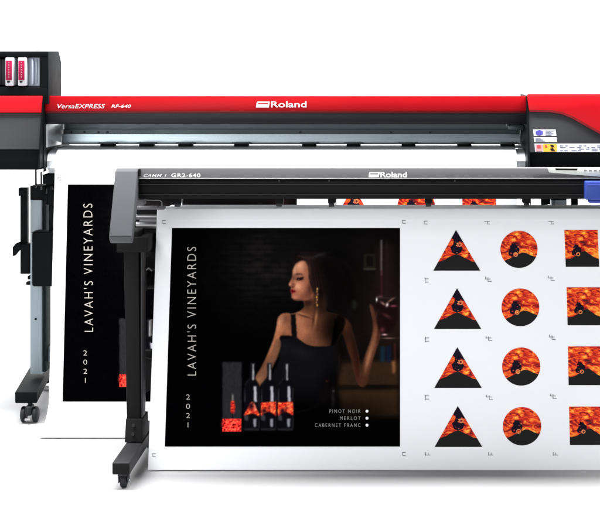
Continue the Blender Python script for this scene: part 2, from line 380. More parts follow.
# hair over the side of the face
spoly([(291.5,270),(292,263),(296,257.5),(303,254),(313,252.6),(322,256),(330,266),(333,282),(332,300),(326,306),(320,299),(314.6,292),(310.6,283),(309.2,273),(308,264),(304.4,260.2),(299,261.4),(295,265)], (19,13,14), 2, 0.96)
rsh = np.random.RandomState(21)
for k in range(26):
    t = k/25; x0_ = 297+16*t; j = rsh.uniform(-1,1)
    a_ = [(x0_,256.5+j),(x0_+6+3*t,258+j+2*t),(310+13*t+j,268+4*t),(311+15*t+j,280),(314+14*t+j,292+6*t),(316+15*t,302+8*t)]
    w_ = .35
    poly([(x,y) for x,y in a_]+[(x-w_*1.6,y+w_) for x,y in a_[::-1]], (62-26*t+j*6,38-14*t,31-10*t), 0 if k%2 else 1, 0.42*(1-.65*t))
shade(338,290,14,34,0.45); shade(326,266,12,14,0.6)
blob(309.8,272,1.1,9,(86,50,44),0.55,-0.06); blob(306,256.6,5,1.2,(46,33,31),0.5,0.1); blob(318,255.6,8,1.4,(54,50,52),0.5,-0.3)
blob(322,302,2.4,6,(66,42,30),0.5); blob(325,306,2,8,(48,32,26),0.5)
for k in range(7): blob(317.3-(k%2)*.6+.3*math.sin(k), 289+k*2.7, 0.9, 1.3, (206-(k%3)*30,164-(k%3)*28,104-(k%2)*22), 0.85)
# wine glass
spoly([(375.5,300),(383,302.5),(396,301.5),(397,312),(395,326),(388,334),(381,334),(377,322)], (22,10,11), 2, 0.9)
poly([(375.5,297.5),(396.5,297.5),(396.5,298.3),(375.5,298.3)], (66,56,56), 1, 0.6)
blob(376.7,299.6,.9,1.9,(224,214,214),0.95); blob(387.2,304.8,1.3,1.9,(232,214,210),0.95,0.3); blob(383,303.5,3,1.2,(150,110,104),0.8,0.6)
blob(391,300,4,1,(128,92,82),0.8,-0.6); blob(393.5,306,3,1.1,(140,66,80),0.8); blob(380,296.5,2.6,1.0,(120,86,90),0.5)
blob(387,316,4.5,1.6,(84,46,42),0.6,0.5); blob(382,330,2.4,2.6,(108,48,58),0.7,0.5); blob(384.5,334.6,2.4,.9,(210,170,166),0.9); blob(388.5,338.2,5.5,.8,(140,104,94),0.7)
# ghost glasses on the table
blob(333,398,2,8,(30,26,28),0.8); blob(333.5,391,1.1,1.0,(96,84,84),0.6); blob(327,381,1.5,1.2,(82,20,24),0.7); blob(325,393,6,12,(12,9,10),0.6)
blob(338,350,5,13,(12,8,8),0.7)

skin = np.clip(ln+a1+a2+fm,0,1)[...,None]
CV = CV*(1-skin)+(158*(np.clip(CV,0,255)/158)**1.28*np.array([1.0,0.99,1.0]))*skin
blob(281.5,320,2.6,5,(196,144,112),.5,0.3,a1); blob(294.8,270,1.4,6,(214,168,140),.5,0.1,fm); blob(297.5,286.5,2.6,2.4,(212,160,132),.5,0,fm)
# gift box and the three bottles in the print
spoly([(262,368),(270,356),(276,340),(281,342),(278,356),(271,370),(264,381),(257,384),(255,379)], (112,74,54), 1, 0.85)
blob(259,380,3.4,5,(138,92,66),0.8,0.6)
poly([(222.6,362),(241.6,362),(241.6,431.5),(222.6,431.5)], (31,31,33), 1)
put(mask([(222.6,362),(241.6,362),(241.6,431.5),(222.6,431.5)],1)*noise(2.2,7,5), (44,44,46), 0.5)
poly([(232,394),(233.3,394),(233.3,418),(232,418)], (22,20,20), 0)
poly([(232,394),(233.3,394),(233.3,401),(232,401)], (138,136,134), 1, 0.9)
fl = noise(3.5,3.0,11)*0.6+noise(1.8,1.8,12)*0.4
def flames(pts, b=1, lo=(150,26,22), mid=(236,62,40), hi=(255,150,70)):
    m = mask(pts, b); put(m, mid); put(m*np.clip((fl-.58)*6,0,1), hi, .9); put(m*np.clip((.40-fl)*7,0,1), lo, .95)
flames([(231.2,401),(234.2,401),(235.2,407),(234.2,413),(231,413),(230.6,407)], 1, (90,10,14), (196,40,34), (230,80,50))
flames([(222.4,419),(241.4,419),(241.4,431.5),(222.4,431.5)], 0, (90,8,12), (236,52,44), (252,110,80))
blob(221.9,424,1.0,3,(190,40,36),0.5)
for i, bx in enumerate((251.8, 268.6, 285.6)):
    nx = bx+1.2
    poly([(nx-2.4,363),(nx+2.0,363),(nx+2.0,378),(bx+7.4,385),(bx+7.6,389),(bx+7.6,428),(bx+6.6,430),(bx-7.2,430),(bx-8,428),(bx-8,389),(bx-7.6,385),(nx-2.4,378)], (10,9,14), 1)
    poly([(bx+7.0,388),(bx+7.7,388),(bx+7.7,428),(bx+7.0,428)], (46,44,52), 1, .8)
    poly([(bx-8.2,428.6),(bx+7.6,428.6),(bx+7,430.4),(bx-7.4,430.4)], (40,38,44), 1, .8)
    poly([(nx-2.6,365),(nx-2.1,365),(nx-2.1,378),(bx-6.6,385),(bx-7.4,384.4),(nx-2.6,377.5)], (40,38,44), 1, .8)
    poly([(nx-2.4,363),(nx+2.4,363),(nx+2.4,364.6),(nx-2.4,364.6)], (52,50,50), 1, .6)
    poly([(nx-.7,364.3),(nx+1.0,364.3),(nx+1.2,380),(nx-.6,380)], (150,148,150), 1, 1)
    poly([(bx-7.4,390),(bx-6.6,388),(bx-6.6,402),(bx-7.4,402)], (74,72,82), 1, .7)
    poly([(bx+1.8,386.5),(bx+4.6,386.5),(bx+5.2,402),(bx+2.2,402)], (184,182,190), 1, .9)
    poly([(bx+1.4,419),(bx+4.8,419),(bx+4.2,427),(bx+1.8,427)], (150,150,160), 1, .85)
    poly([(bx-7.6,413),(bx-3.4,416),(bx-3.6,421),(bx-7.6,420)], (70,68,74), 1, .7)
    if i == 0:
        flames([(bx-8,415.5),(bx-1,402.5),(bx+1,402),(bx+7.4,414),(bx+7.4,416),(bx+1,413),(bx-4,414.5)])
        blob(bx-.4,406,3,3.6,(24,10,22),0.95)
        poly([(bx+1.8,402),(bx+4,406),(bx+5,411),(bx+2.4,411)], (250,150,120), 1, .6)
    else:
        flames([(bx-7.6,402.5),(bx+7.4,402),(bx+7.4,415.5),(bx+1,411.5),(bx-3,412),(bx-7.6,416)])
        poly([(bx+2,402.3),(bx+5,402.3),(bx+5.2,413),(bx+2.2,412)], (252,138,92), 1, .45)
        blob(bx-4.5 if i==1 else bx-3,411,2.4,2.6,(22,10,20),0.95); blob(bx+.6,408,1.6,2,(60,18,24),0.6)
CV *= (1+0.05*(noise(3,3,31)-.5)+0.07*(noise(7,6,32)-.5)+0.03*np.random.RandomState(9).normal(0,1,CV.shape[:2]))[...,None]
CV += np.random.RandomState(10).normal(0, 0.9, CV.shape[:2])[...,None]
CV = np.clip(CV, 0, 255)

def poster_mesh():
    c = CV/255.0; c = np.where(c <= 0.04045, c/12.92, ((c+0.055)/1.055)**2.4)
    co = np.empty((HH, W, 3)); co[...,0] = xx/KU-0.7952; co[...,1] = -yy/KU; co[...,2] = 0.0009
    idx = np.arange(HH*W).reshape(HH,W)
    q = np.stack([idx[1:,:-1], idx[1:,1:], idx[:-1,1:], idx[:-1,:-1]], -1).reshape(-1,4)
    me = bpy.data.meshes.new('poster_print')
    me.vertices.add(HH*W); me.vertices.foreach_set('co', co.ravel().astype(np.float32))
    me.loops.add(q.size); me.loops.foreach_set('vertex_index', q.ravel().astype(np.int32))
    me.polygons.add(len(q)); me.polygons.foreach_set('loop_start', (np.arange(len(q))*4).astype(np.int32))
    me.update(calc_edges=True)
    a = me.color_attributes.new('art', 'FLOAT_COLOR', 'POINT')
    rgba = np.ones((HH*W,4), np.float32); rgba[:,:3] = c.reshape(-1,3)
    a.data.foreach_set('color', rgba.ravel()); me.materials.append(M['art'])
    return me
pme = poster_mesh()
poster = bpy.data.objects.new('poster_print', pme); COL.objects.link(poster); poster.parent = front_print; WM[poster.name] = Mf
# poster lettering
def word(name, s, rect, m, **k): return lettering(name, s, rect, FPL, 0.0016, m, poster, **k)
word('lettering', "LAVAH'S", (187.2,196.2,324.5,375.5), M['letter_dim'], bold=-0.012, spacing=1.3, rot=True)
word('lettering', "VINEYARDS", (187.2,196.2,247,317.5), M['letter_dim'], bold=-0.012, spacing=1.3, rot=True)
for k, ch in enumerate('2021'):
    cyk = 397+k*9.3; w = 1.9 if ch != '1' else 0.32
    word('lettering', ch, (188.0-w,188.0+w,cyk-2.5,cyk+2.5), M['letter_dim'], bold=-0.012)
for s, x0, cyk in (('PINOT NOIR',329.5,411.2),('MERLOT',340,418.2),('CABERNET FRANC',315,425.2)):
    word('lettering', s, (x0,360.5,cyk-1.8,cyk+1.8), M['letter_thin'], spacing=1.45, bold=-0.008)
    mb = MB(); mb.flat([hit(367+1.5*math.cos(a*math.pi/8), cyk+1.5*math.sin(a*math.pi/8), FPL, 0.0016) for a in range(16)][::-1]); mb.build('bullet_dot', M['letter'], poster)

# ---- stickers
def art_part(name, outline, m, parent, off, origin=None):
    """outline: photo points; UVs are metres from the origin so that every copy carries the same picture"""
    bm = bmesh.new(); vs = [bm.verts.new(hit(x,y,FPL,off)) for x,y in outline]; f = bm.faces.new(vs)
    uvl = bm.loops.layers.uv.new('art'); ou = uvp(*origin) if origin else (0,0)
    for l, (x,y) in zip(f.loops, outline): 
        u, v = uvp(x,y); l[uvl].uv = (u-ou[0], -(v-ou[1]))
    f.normal_update()
    if f.normal.dot(n_) < 0: f.normal_flip()
    return link_bm(bm, name, m, parent)
def sub(outline, m, parent, name, off=0.0015): return art_part(name, outline, m, parent, off)
def rough(pts, amp, seed=1, n=4):
    rs = np.random.RandomState(seed); out = []
    for (x0_,y0_),(x1_,y1_) in zip(pts, pts[1:]):
        for k in range(n):
            t = k/n; out.append((x0_+(x1_-x0_)*t+(rs.uniform(-amp,amp) if k else 0), y0_+(y1_-y0_)*t+(rs.uniform(-amp,amp) if k else 0)))
    return out+[pts[-1]]
def flecks(cx, cy, rx, ry, par, n, seed, s0=.35, s1=1.1):
    rs = np.random.RandomState(seed)
    for k in range(n):
        a = rs.uniform(0, 6.28); r = rs.uniform(.3,1); x = cx+rx*r*math.cos(a); y = cy+ry*r*math.sin(a); w = rs.uniform(s0,s1); t0 = rs.uniform(0,6)
        sub([(x+w*(1+.5*rs.rand())*math.cos(t0+q*1.05), y+w*.6*(1+.5*rs.rand())*math.sin(t0+q*1.05)) for q in range(6)], M[('amber','plum','sred')[k%3]], par, 'flame_fleck', .0019+.0001*(k%4))
def rider(cx, cy, s, par, name='rider_silhouette'):
    pts = [(-4.6,5.4),(-5,2.5),(-3.6,.2),(-4,-2),(-2.6,-3.2),(-2.2,-5.2),(-.6,-4.2),(.8,-4.4),(1.8,-2.6),(3.4,-1.4),(4.2,1.2),(3.2,3.4),(4.2,4.6),(2.2,5.6),(1.4,3.2),(.2,3.0),(-.6,5.2),(-2.4,6.2)]
    sub(rough([(cx+x*s, cy+y*s) for x,y in pts], .35*s, 7, 2), M['plum'], par, name, 0.0013)
    ring = [(cx+1.0*s+2.0*s*math.cos(a*math.pi/6), cy+4.6*s+2.0*s*math.sin(a*math.pi/6)) for a in range(12)]
    inn = [(cx+1.0*s+1.2*s*math.cos(a*math.pi/6), cy+4.6*s+1.2*s*math.sin(a*math.pi/6)) for a in range(12)]
    bm = bmesh.new(); A = [bm.verts.new(hit(x,y,FPL,.0016)) for x,y in ring]; B = [bm.verts.new(hit(x,y,FPL,.0016)) for x,y in inn]
    for i in range(12): bm.faces.new((A[i],A[(i+1)%12],B[(i+1)%12],B[i]))
    link_bm(bm, 'wheel_ring', M['amber'], par)
def triangle(ax, ay, bx0, bx1, by):
    cx = (bx0+bx1)/2; w = bx1-bx0; h = by-ay
    q = lambda s,t: (bx0+s*w+(ax-cx)*(1-t), ay+t*h)
    t = art_part('triangle_print', [q(.5,0), q(1,1), q(0,1)], M['flame'], front_print, 0.0009, (ax,by))
    sub((rough([q(.0,1),q(.105,.79)],0)+rough([q(.105,.79),q(.22,.74),q(.36,.66),q(.47,.60),q(.53,.60),q(.66,.68),q(.80,.76),q(.895,.79)],.28,3,3)[1:]+[q(1,1)])[::-1], M['hill'], t, 'hill_silhouette')
    flecks(*q(.5,.42), 4.2, 6, t, 9, 5)
    sub([q(.5,0)]+rough([q(.66,.32),q(.60,.30),q(.57,.27),q(.56,.36),q(.64,.44),q(.60,.55),q(.50,.60),q(.41,.56),q(.37,.42),q(.43,.36),q(.45,.24),q(.40,.20)],.35,6,2), M['plum'], t, 'rider_silhouette')
    c = q(.57,.36); r = 2.3
    bm = bmesh.new(); A = [bm.verts.new(hit(c[0]+r*math.cos(a*math.pi/6),c[1]+r*math.sin(a*math.pi/6),FPL,.0018)) for a in range(12)]
    B = [bm.verts.new(hit(c[0]+.5*r*math.cos(a*math.pi/6),c[1]+.5*r*math.sin(a*math.pi/6),FPL,.0018)) for a in range(12)]
    for i in range(12): bm.faces.new((A[i],A[(i+1)%12],B[(i+1)%12],B[i]))
    link_bm(bm, 'wheel_ring', M['amber'], t)
def disc(cx, cy, r):
    pt = lambda a: (cx+r*math.cos(a), cy+r*math.sin(a))
    t = art_part('round_print', [pt(a*2*math.pi/64) for a in range(64)], M['flame'], front_print, 0.0009, (cx+9,cy-30))
    arc = [pt(math.radians(a)) for a in range(24, 142, 6)]
    sub(arc+[pt(math.radians(142)), (cx-9,cy+9), (cx-2,cy+5.5), (cx+3,cy+3.2), (cx+7,cy+3.6), (cx+12,cy+6)], M['hill'], t, 'hill_silhouette')
    rider(cx-4.5, cy-.5, 1.2, t); flecks(cx-4.5, cy+1, 5.5, 5, t, 7, 8, .3, .8)
def square(x0, x1, x2, x3, y0, y1):
    """x0,x1 top edge, x2,x3 bottom edge"""
    q = lambda s,t: ((x0+s*(x1-x0))*(1-t)+(x2+s*(x3-x2))*t, y0+t*(y1-y0))
    t = art_part('square_print', [q(0,0),q(1,0),q(1,1),q(0,1)], M['flame'], front_print, 0.0009, ((x0+x1)/2+14,(y0+y1)/2-30))
    sub([q(0,1)]+rough([q(0,.80),q(.2,.76),q(.34,.68),q(.46,.59),q(.60,.57),q(.76,.67),q(.88,.75),q(1,.79)],.25,4,3)+[q(1,1)], M['hill'], t, 'hill_silhouette')
    c = q(.36,.54); rider(c[0], c[1]-.6, 1.05, t); flecks(c[0], c[1]+1, 5, 4, t, 6, 12, .3, .7)
for a in ((456,230,433.3,480.3,270.7),(457,288.3,434,481.3,329),(457.3,347.3,434.3,481.8,388),(457.8,406,434.6,482.3,447)): triangle(*a)
for a in ((519,249.4,18.6),(520.4,307.4,18.9),(521.2,366.6,19.1),(522,426.3,19.2)): disc(*a)
for a in ((564.3,597.6,565.8,599.2,230,266.8),(566.6,600.6,567.6,601.8,287.3,325.3),(568,602.6,568.6,603.4,346.4,385.2),(569,604.4,570,606,406.6,445)): square(*a)
# cutting marks
mk = None
def tick(x, y, w=4.2, h=0.6): mk.flat([hit(a,b,FPL,.0009) for a,b in ((x-w/2,y-h/2),(x-w/2,y+h/2),(x+w/2,y+h/2),(x+w/2,y-h/2))])
def vt(x, y, h=3.2, w=0.6): tick(x, y, w, h)
for (x,y) in ((164,222),(404,222),(426,222.6),(404,454),(154,455.2)):
    mk = MB(); tick(x,y-1.5,3.6); vt(x-1.8,y); tick(x+.4,y+1.5,2.6); mk.build('cutting_mark', M['mark'], front_print)
for (x,y) in ((487,222.5),(551,222.5)):
    mk = MB(); tick(x,y-1,5.4); vt(x+.3,y+.3,2.6); tick(x+1.6,y+1.5,2.6); mk.build('cutting_mark', M['mark'], front_print)
for (x,y) in ((426.6,280.5),(427,339.6),(427,397.5)):
    mk = MB(); vt(x-1.4,y,5.6); tick(x,y-1.6,4.2); tick(x+.5,y+1.6,3.4); mk.build('cutting_mark', M['mark'], front_print)
for (x,y) in ((488,279),(551,278),(488.6,338),(552,337),(489.3,397),(553,396)):
    mk = MB(); vt(x-2.6,y-1,2.8); tick(x-.2,y,6); vt(x,y+.6,4.4); tick(x+2,y+2.6,3.4); mk.build('cutting_mark', M['mark'], front_print)
for (x,y) in ((427.4,454.3),(490.3,454.3),(555,454.3)):
    mk = MB(); vt(x-1.8,y-.4,3.6); tick(x+.6,y+.8,4.6); vt(x+.8,y-.4,2.4); mk.build('cutting_mark', M['mark'], front_print)

def sheet(prof, x0, x1, parent, corner=None):
    """thin sheet following a (y,z) profile, swept along X, 0.4 mm thick; corner widens the first rows"""
    # resample the profile with a smooth curve
    pr = []
    for i in range(len(prof)-1):
        p0 = np.array(prof[max(i-1,0)]); p1 = np.array(prof[i]); p2 = np.array(prof[i+1]); p3 = np.array(prof[min(i+2,len(prof)-1)])
        seg = 1 if np.linalg.norm(p2-p1) > 0.25 else 6
        for j in range(seg):
            t = j/seg; pr.append(tuple(0.5*((2*p1)+(-p0+p2)*t+(2*p0-5*p1+4*p2-p3)*t*t+(-p0+3*p1-3*p2+p3)*t**3)))
    pr.append(prof[-1])
    bm = bmesh.new(); nx = 24; rows = []
    for k, (y,z) in enumerate(pr):
        ins = corner(k, y, z) if corner else 0
        rows.append([bm.verts.new((x0+ins+(x1-x0-ins)*i/nx, y, z)) for i in range(nx+1)])
    for a, b in zip(rows, rows[1:]):
        for i in range(nx): bm.faces.new((a[i], b[i], b[i+1], a[i+1]))
    bmesh.ops.recalc_face_normals(bm, faces=bm.faces[:])
    bm.faces.ensure_lookup_table()
    mid = [f for f in bm.faces if abs(f.normal.y) > .8]
    if mid and mid[0].normal.y > 0: bmesh.ops.reverse_faces(bm, faces=bm.faces[:])
    r = bmesh.ops.extrude_face_region(bm, geom=bm.faces[:])
    vs = [v for v in r['geom'] if isinstance(v, bmesh.types.BMVert)]
    for v in vs: v.co += Vector((0, 0.0004, -0.0002))
    bmesh.ops.recalc_face_normals(bm, faces=bm.faces[:])
    for f in bm.faces: f.smooth = True
    for e in bm.edges: e.smooth = e.calc_face_angle(0) < 0.6 if len(e.link_faces) == 2 else False
    return link_bm(bm, 'paper_sheet', M['paper'], parent)

def on_plane(py, A, B):
    p = hit(CX, py, (A, frame(A,B)[2])); return (p.y, p.z)
xl = X(148, 5.305)
prof_f = [(5.715,Z(206,5.675)),(5.655,Z(206,5.675)+.001),(5.575,Z(206,5.675)+.0005),(5.532,Z(210.2,5.532)),(5.505,Z(214,5.505)),(5.494,Z(220,5.494)),on_plane(228,fA,fB),on_plane(469.8,fA,fB)]
def corner_f(k, y, z): 
    return 0.0 if y < 5.505 else min(.02, (y-5.505)*0.35)
sheet(prof_f, xl, X(620,5.3), front_print, corner_f)

# ================================================================ THE BACK PRINT (the same artwork, larger)
bA = Vector((X(297,6.0), 6.0, Z(184.5,6.0))); bB = Vector((bA.x, 5.905, Z(402,5.905)))
xb, ub, nb = frame(bA, bB); S = (bB-bA).length/v1
Mb = Matrix(((xb.x*S,ub.x*S,nb.x*S,bA.x),(xb.y*S,ub.y*S,nb.y*S,bA.y),(xb.z*S,ub.z*S,nb.z*S,bA.z),(0,0,0,1)))
back_print = thing('printed_sheet', 'white printed sheet hanging from the red printer, mostly hidden, lower edge curling onto the floor', 'printed sheet', mat=Mb, group='printed sheets hanging from the machines')
for ch in [q for q in COL.objects if q.parent == front_print and not q.name.startswith('paper_sheet')]: 
    copy_tree(ch, back_print)
prof_b = [(6.24,Z(146.0,6.24)),(6.12,Z(147.8,6.12)),(6.07,Z(149,6.07)),(6.035,Z(153,6.035)),(6.018,Z(160,6.018)),on_plane(172,bA,bB),on_plane(184,bA,bB),on_plane(392,bA,bB),
          (5.897,Z(405,5.897)),(5.875,Z(414,5.875)),(5.84,Z(422,5.84)),(5.795,Z(430,5.795)),(5.745,0.006)]
sheet(prof_b, X(54.5,6.0), X(517,6.0), back_print)
WMb = WM

# ================================================================ GREY CUTTER IN FRONT
cut = thing('vinyl_cutter', 'grey and black wide format cutter in front, on a dark stand with castors', 'cutting machine', loc=(0,5.4,0))
XL, XR = -0.855, 1.16                              # inner faces of the two end caps
def end_cap(x0, x1):
    pr = [(5.02,Z(240,5.02)),(5.015,Z(236.5,5.01)),(5.125,Z(171,5.13)),(5.15,Z(168,5.15)),(5.23,1.018),(5.64,.99),(5.64,.94),(5.17,.96),(5.04,.80)]
    m = MB(); m.prism(pr, x0, x1, 0.004); o = m.build('end_cap', M['cap'], cut)
    c = .004 if x0 < 0 else -.004
    m = MB(); m.prism([(5.046,.803),(5.162,.980),(5.24,.975),(5.13,.803)], x0+.008, x1-.012, .002); m.build('cap_inner_wall', M['dark'], o)
    m = MB(); m.box(x0+.002, x1-.002, 5.0135, 5.0175, Z(236.6,5.01)-.0015, Z(236.6,5.01)+.0015, .0005); m.build('seam_line', M['dark2'], o)
    return o
end_cap(-.9275, XL); end_cap(XR, XR+.0745)
# top rail
rp = plane2(168,5.142,179,5.1385)
m = MB(); m.prism([(5.14,Z(179,5.14)),(5.139,Z(177.6,5.139)),(5.142,Z(168.2,5.142)),(5.15,Z(167.2,5.146)),(5.25,1.02),(5.80,.958),(5.80,.938),(5.16,Z(179.2,5.14))], XL+.0005, XR-.0005, .0015)  # rear extended over the bed for the shade it throws there
rail = m.build('top_rail', M['rail'], cut)
m = MB(); m.box(XL+.004, XR-.004, 5.1335, 5.139, Z(179,5.136), Z(178,5.136), .0008); m.build('rail_highlight_strip', M['tube'], rail)  # lighter strip: the highlight on the rail's bottom edge, put into its colour
m = MB(); m.box(XL+.0015, XL+.008, 5.133, 5.142, Z(176,5.14), Z(169,5.14), .001); m.build('rail_bracket', M['dark'], rail)
lettering('lettering', 'Roland', (380.3,407,171.8,177.4), rp, .002, M['letter'], rail, bold=.03)
m = MB()
for q in (((369.5,172.2),(380,172.2),(379.6,173.4),(369.2,173.4)), ((368.9,174.4),(379.3,174.4),(378.8,177.2),(368.4,177.2)), ((368.9,173.4),(370.3,173.4),(369.9,174.4),(368.7,174.4)), ((378.2,173.4),(379.6,173.4),(379.3,174.4),(378,174.4))):
    m.flat([hit(x,y,rp,.002) for x,y in q][::-1])
m.build('emblem', M['letter'], rail)
lettering('lettering', 'CAMM-1', (143.5,166.5,173.9,177), rp, .002, M['letter'], rail, bold=.004, shear=.3, spacing=1.1)
lettering('lettering', 'GR2-640', (171.3,200.5,173.3,177.2), rp, .002, M['letter'], rail, bold=.02, spacing=1.1)
# operation panel on the rail
m = MB(); m.slab([hit(x,y,rp,.0) for x,y in ((547,167.6),(660,167.6),(660,178),(606,177.4),(572,174.6),(549,172.6))], n_*0.006+Vector((0,0,0)), .001); cp = m.build('control_panel', M['panel_lt'], rail)
m = MB(); m.slab([hit(x,y,rp,.0065) for x,y in ((555,168.4),(577.5,168.6),(577,170.4),(556,170.1))], n_*0.001, 0); m.build('display_slot', M['dark'], cp)
m = MB()
for x in range(584, 640, 5): m.slab([hit(a,b,rp,.0065) for a,b in ((x,170),(x+2.6,170),(x+2.6,171.4),(x,171.4))], n_*0.0012, 0)
m.build('panel_keys', M['tube'], cp)
m = MB(); m.box(X(534,5.14), XR-.01, 5.1345, 5.141, Z(176.4,5.14), Z(175.6,5.14), .0004); m.build('rail_groove', M['slate'], rail)
# black front cover (carriage beam)
m = MB(); m.prism([(5.152,Z(199,5.15)),(5.148,Z(196,5.148)),(5.152,Z(182,5.152)),(5.156,Z(179.4,5.156)),(5.80,.936),(5.80,Z(199,5.15)+.002),(5.3,Z(199,5.15)+.004)], XL+.001, XR-.001, .002)  # back lengthened like the rail, to keep light from behind off the bed
fc = m.build('front_cover', M['black_panel'], cut)
for yy_ in (184.4,194.6):
    m = MB(); m.box(XL+.002, XR-.002, 5.1445, 5.152, Z(yy_+.35,5.148), Z(yy_-.35,5.148), .0004); m.build('cover_rib', M['dark2'], fc)
for px in (279,329,455):
    m = MB(); m.cyl((X(px,5.14),5.152,Z(181,5.14)), (X(px,5.14),5.146,Z(181,5.14)), .003, seg=12); m.build('screw', M['dark2'], fc)
# blue tool carriage
m = MB(); m.pbox(585.3,616,181.5,200,5.105,5.17,.004); ca = m.build('tool_carriage', M['blue'], cut)
m = MB(); m.pbox(587.5,614,184.5,186,5.101,5.112,.001); m.build('carriage_ridge', M['blue'], ca)
m = MB(); m.pbox(589,612,200.4,203.2,5.12,5.16,.002); m.build('blade_holder', M['blue'], ca)
# media bed
zb = Z(206,5.675)
m = MB(); m.prism([(5.525,zb-.010),(5.535,zb-.0015),(5.555,zb-.001),(5.675,zb-.001),(5.675,zb-.05),(5.525,zb-.05)], XL-.06, XR+.06, .002)
bed = m.build('media_bed', M['tube'], cut)
m = MB(); m.box(-.925, X(163,5.455), 5.48, 5.52, Z(209.3,5.495), Z(206.4,5.495), .002); m.build('bed_edge', M['rail'], bed)
m = MB(); m.box(-.925, XR, 5.515, 5.555, Z(214,5.515), Z(209.8,5.515), .001); m.build('bed_recess', M['dark'], bed)
m = MB(); m.cyl((-.925,5.53,Z(217.2,5.505)), (XR+.01,5.53,Z(217.2,5.505)), .0115, bev=0); m.build('guide_tube', M['tube'], cut)
m = MB(); m.box(-.925, XR, 5.54, 5.565, Z(222.3,5.54), Z(219,5.54), .001); m.build('tube_mount', M['dark'], cut)
m = MB(); m.cyl((-.925,5.523,Z(225.7,5.51)), (XR+.01,5.523,Z(225.7,5.51)), .0125); m.build('guide_tube', M['tube'], cut)
m = MB(); m.box(-.925, XR+.01, 5.54, 5.575, Z(233.5,5.54), Z(229,5.54), .002); m.build('cross_rail', M['dark2'], cut)
m = MB(); m.box(X(118,5.555)-.0, XR+.09, 5.545, 5.655, Z(252,5.545), Z(232.5,5.545), .003); m.build('stand_beam', M['dark'], cut)
# left details inside the slot between beam and bed
m = MB(); m.pbox(136.5,143.5,199.4,205.5,5.30,5.36,.002); m.build('slot_block', M['rail'], cut)
m = MB(); m.tube([P(145,200,5.42), P(160,200.3,5.42), P(162,202,5.42), P(162,206,5.42)], .0016); m.build('wire_guide', M['tube'], cut)
# pinch rollers
rl = []
for px in (177.5, 279, 331.5, 428.5, 526.5):
    mm = MB(); mm.pbox(px-3.6,px+3.6,197.5,203.4,5.40,5.46,.002); r = mm.build('pinch_roller', M['black_panel'], cut)
    mm = MB(); mm.cyl(P(px-2.8,204.3,5.42), P(px+2.8,204.3,5.42), .0085, bev=.001); mm.build('roller_tyre', M['dark2'], r)
    mm = MB(); mm.pbox(px+3.9,px+4.5,198.6,205.2,5.41,5.43,0); mm.build('spring_plate', M['chrome'] if px < 200 else M['dark2'], r)

# leg with its foot and castors
def caster(D, xc, zt, parent, big=False):
    if not big:
        m = MB(); r = .0235
        m.box(xc-.016,xc-.012, D-.012,D+.022, r*.8, zt-.006, .001); m.box(xc+.012,xc+.016, D-.012,D+.022, r*.8, zt-.006, .001)
        m.box(xc-.018,xc+.018, D-.012,D+.026, zt-.009, zt-.004, .001); m.cyl((xc,D+.008,zt-.005),(xc,D+.008,zt+.003),.007,seg=16)
        c = m.build('caster', M['rubber'], parent)
        m = MB(); m.cyl((xc-.010,D+.004,r+.001),(xc+.010,D+.004,r+.001), r, bev=.004, seg=32); w = m.build('wheel', M['rubber'], c)
        m = MB(); m.cyl((xc-.019,D+.004,r+.001),(xc+.019,D+.004,r+.001), .005, seg=14); m.build('axle', M['chrome'], c)
    else:
        r = .030; m = MB()
        m.box(xc-.012,xc+.012, D-.026,D+.034, .03, zt-.012, .006); m.cyl((xc,D+.01,zt-.014),(xc,D+.01,zt+.003),.009,seg=16)
        c = m.build('caster', M['rubber'], parent)
        for s in (-1,1):
            m = MB(); m.cyl((xc+s*.013,D+.004,r+.001),(xc+s*.032,D+.004,r+.001), r, bev=.006, seg=36); m.build('wheel', M['rubber'], c)
        m = MB(); m.box(xc-.012,xc+.012, D-.034,D-.024, .012,.022,.002); m.build('brake_tab', M['tube'], c)
def cutter_leg(dx, clutter=True):
    m = MB()
    m.hexa([Vector(q) for q in ((-.930+dx,5.36,.10),(-.885+dx,5.36,.10),(-.893+dx,5.38,.80),(-.9455+dx,5.38,.80),(-.930+dx,5.46,.10),(-.885+dx,5.46,.10),(-.893+dx,5.50,.80),(-.9455+dx,5.50,.80))], .003)
    L_ = m.build('leg', M['dark'], cut)
    m = MB(); m.box(-.8845+dx,-.879+dx,5.37,5.44,.115,.78,.001); m.build('leg_cover_strip', M['dark2'], L_)
    m = MB(); m.box(-.965+dx,-.86+dx,5.36,5.52,Z(252,5.37),Z(240,5.37)+.01,.002); m.build('leg_bracket', M['dark'], L_)
    m = MB()
    m.prism([(5.33,.090),(5.335,.10),(5.355,.165),(5.47,.165),(5.50,.090)], -.933+dx, -.876+dx, .002)
    b = m.build('leg_boot', M['dark'], L_)
    for z in (.118,.145):
        m = MB(); m.cyl((-.905+dx,5.340 if z<.13 else 5.349,z),(-.905+dx,5.33 if z<.13 else 5.342,z),.0055,seg=12); m.build('bolt', M['dark2'], b)
    m = MB(); m.box(-.929+dx,-.872+dx,5.08,5.66,.049,.0885,.004); ft = m.build('foot', M['dark2'], cut)
    m = MB(); m.box(-.927+dx,-.874+dx,5.0775,5.0825,.052,.086,.002); m.build('foot_end_cap', M['dark'], ft)
    caster(5.105, -.896+dx, .049, ft); caster(5.62, -.896+dx, .049, ft)
cutter_leg(0); cutter_leg(2.125)
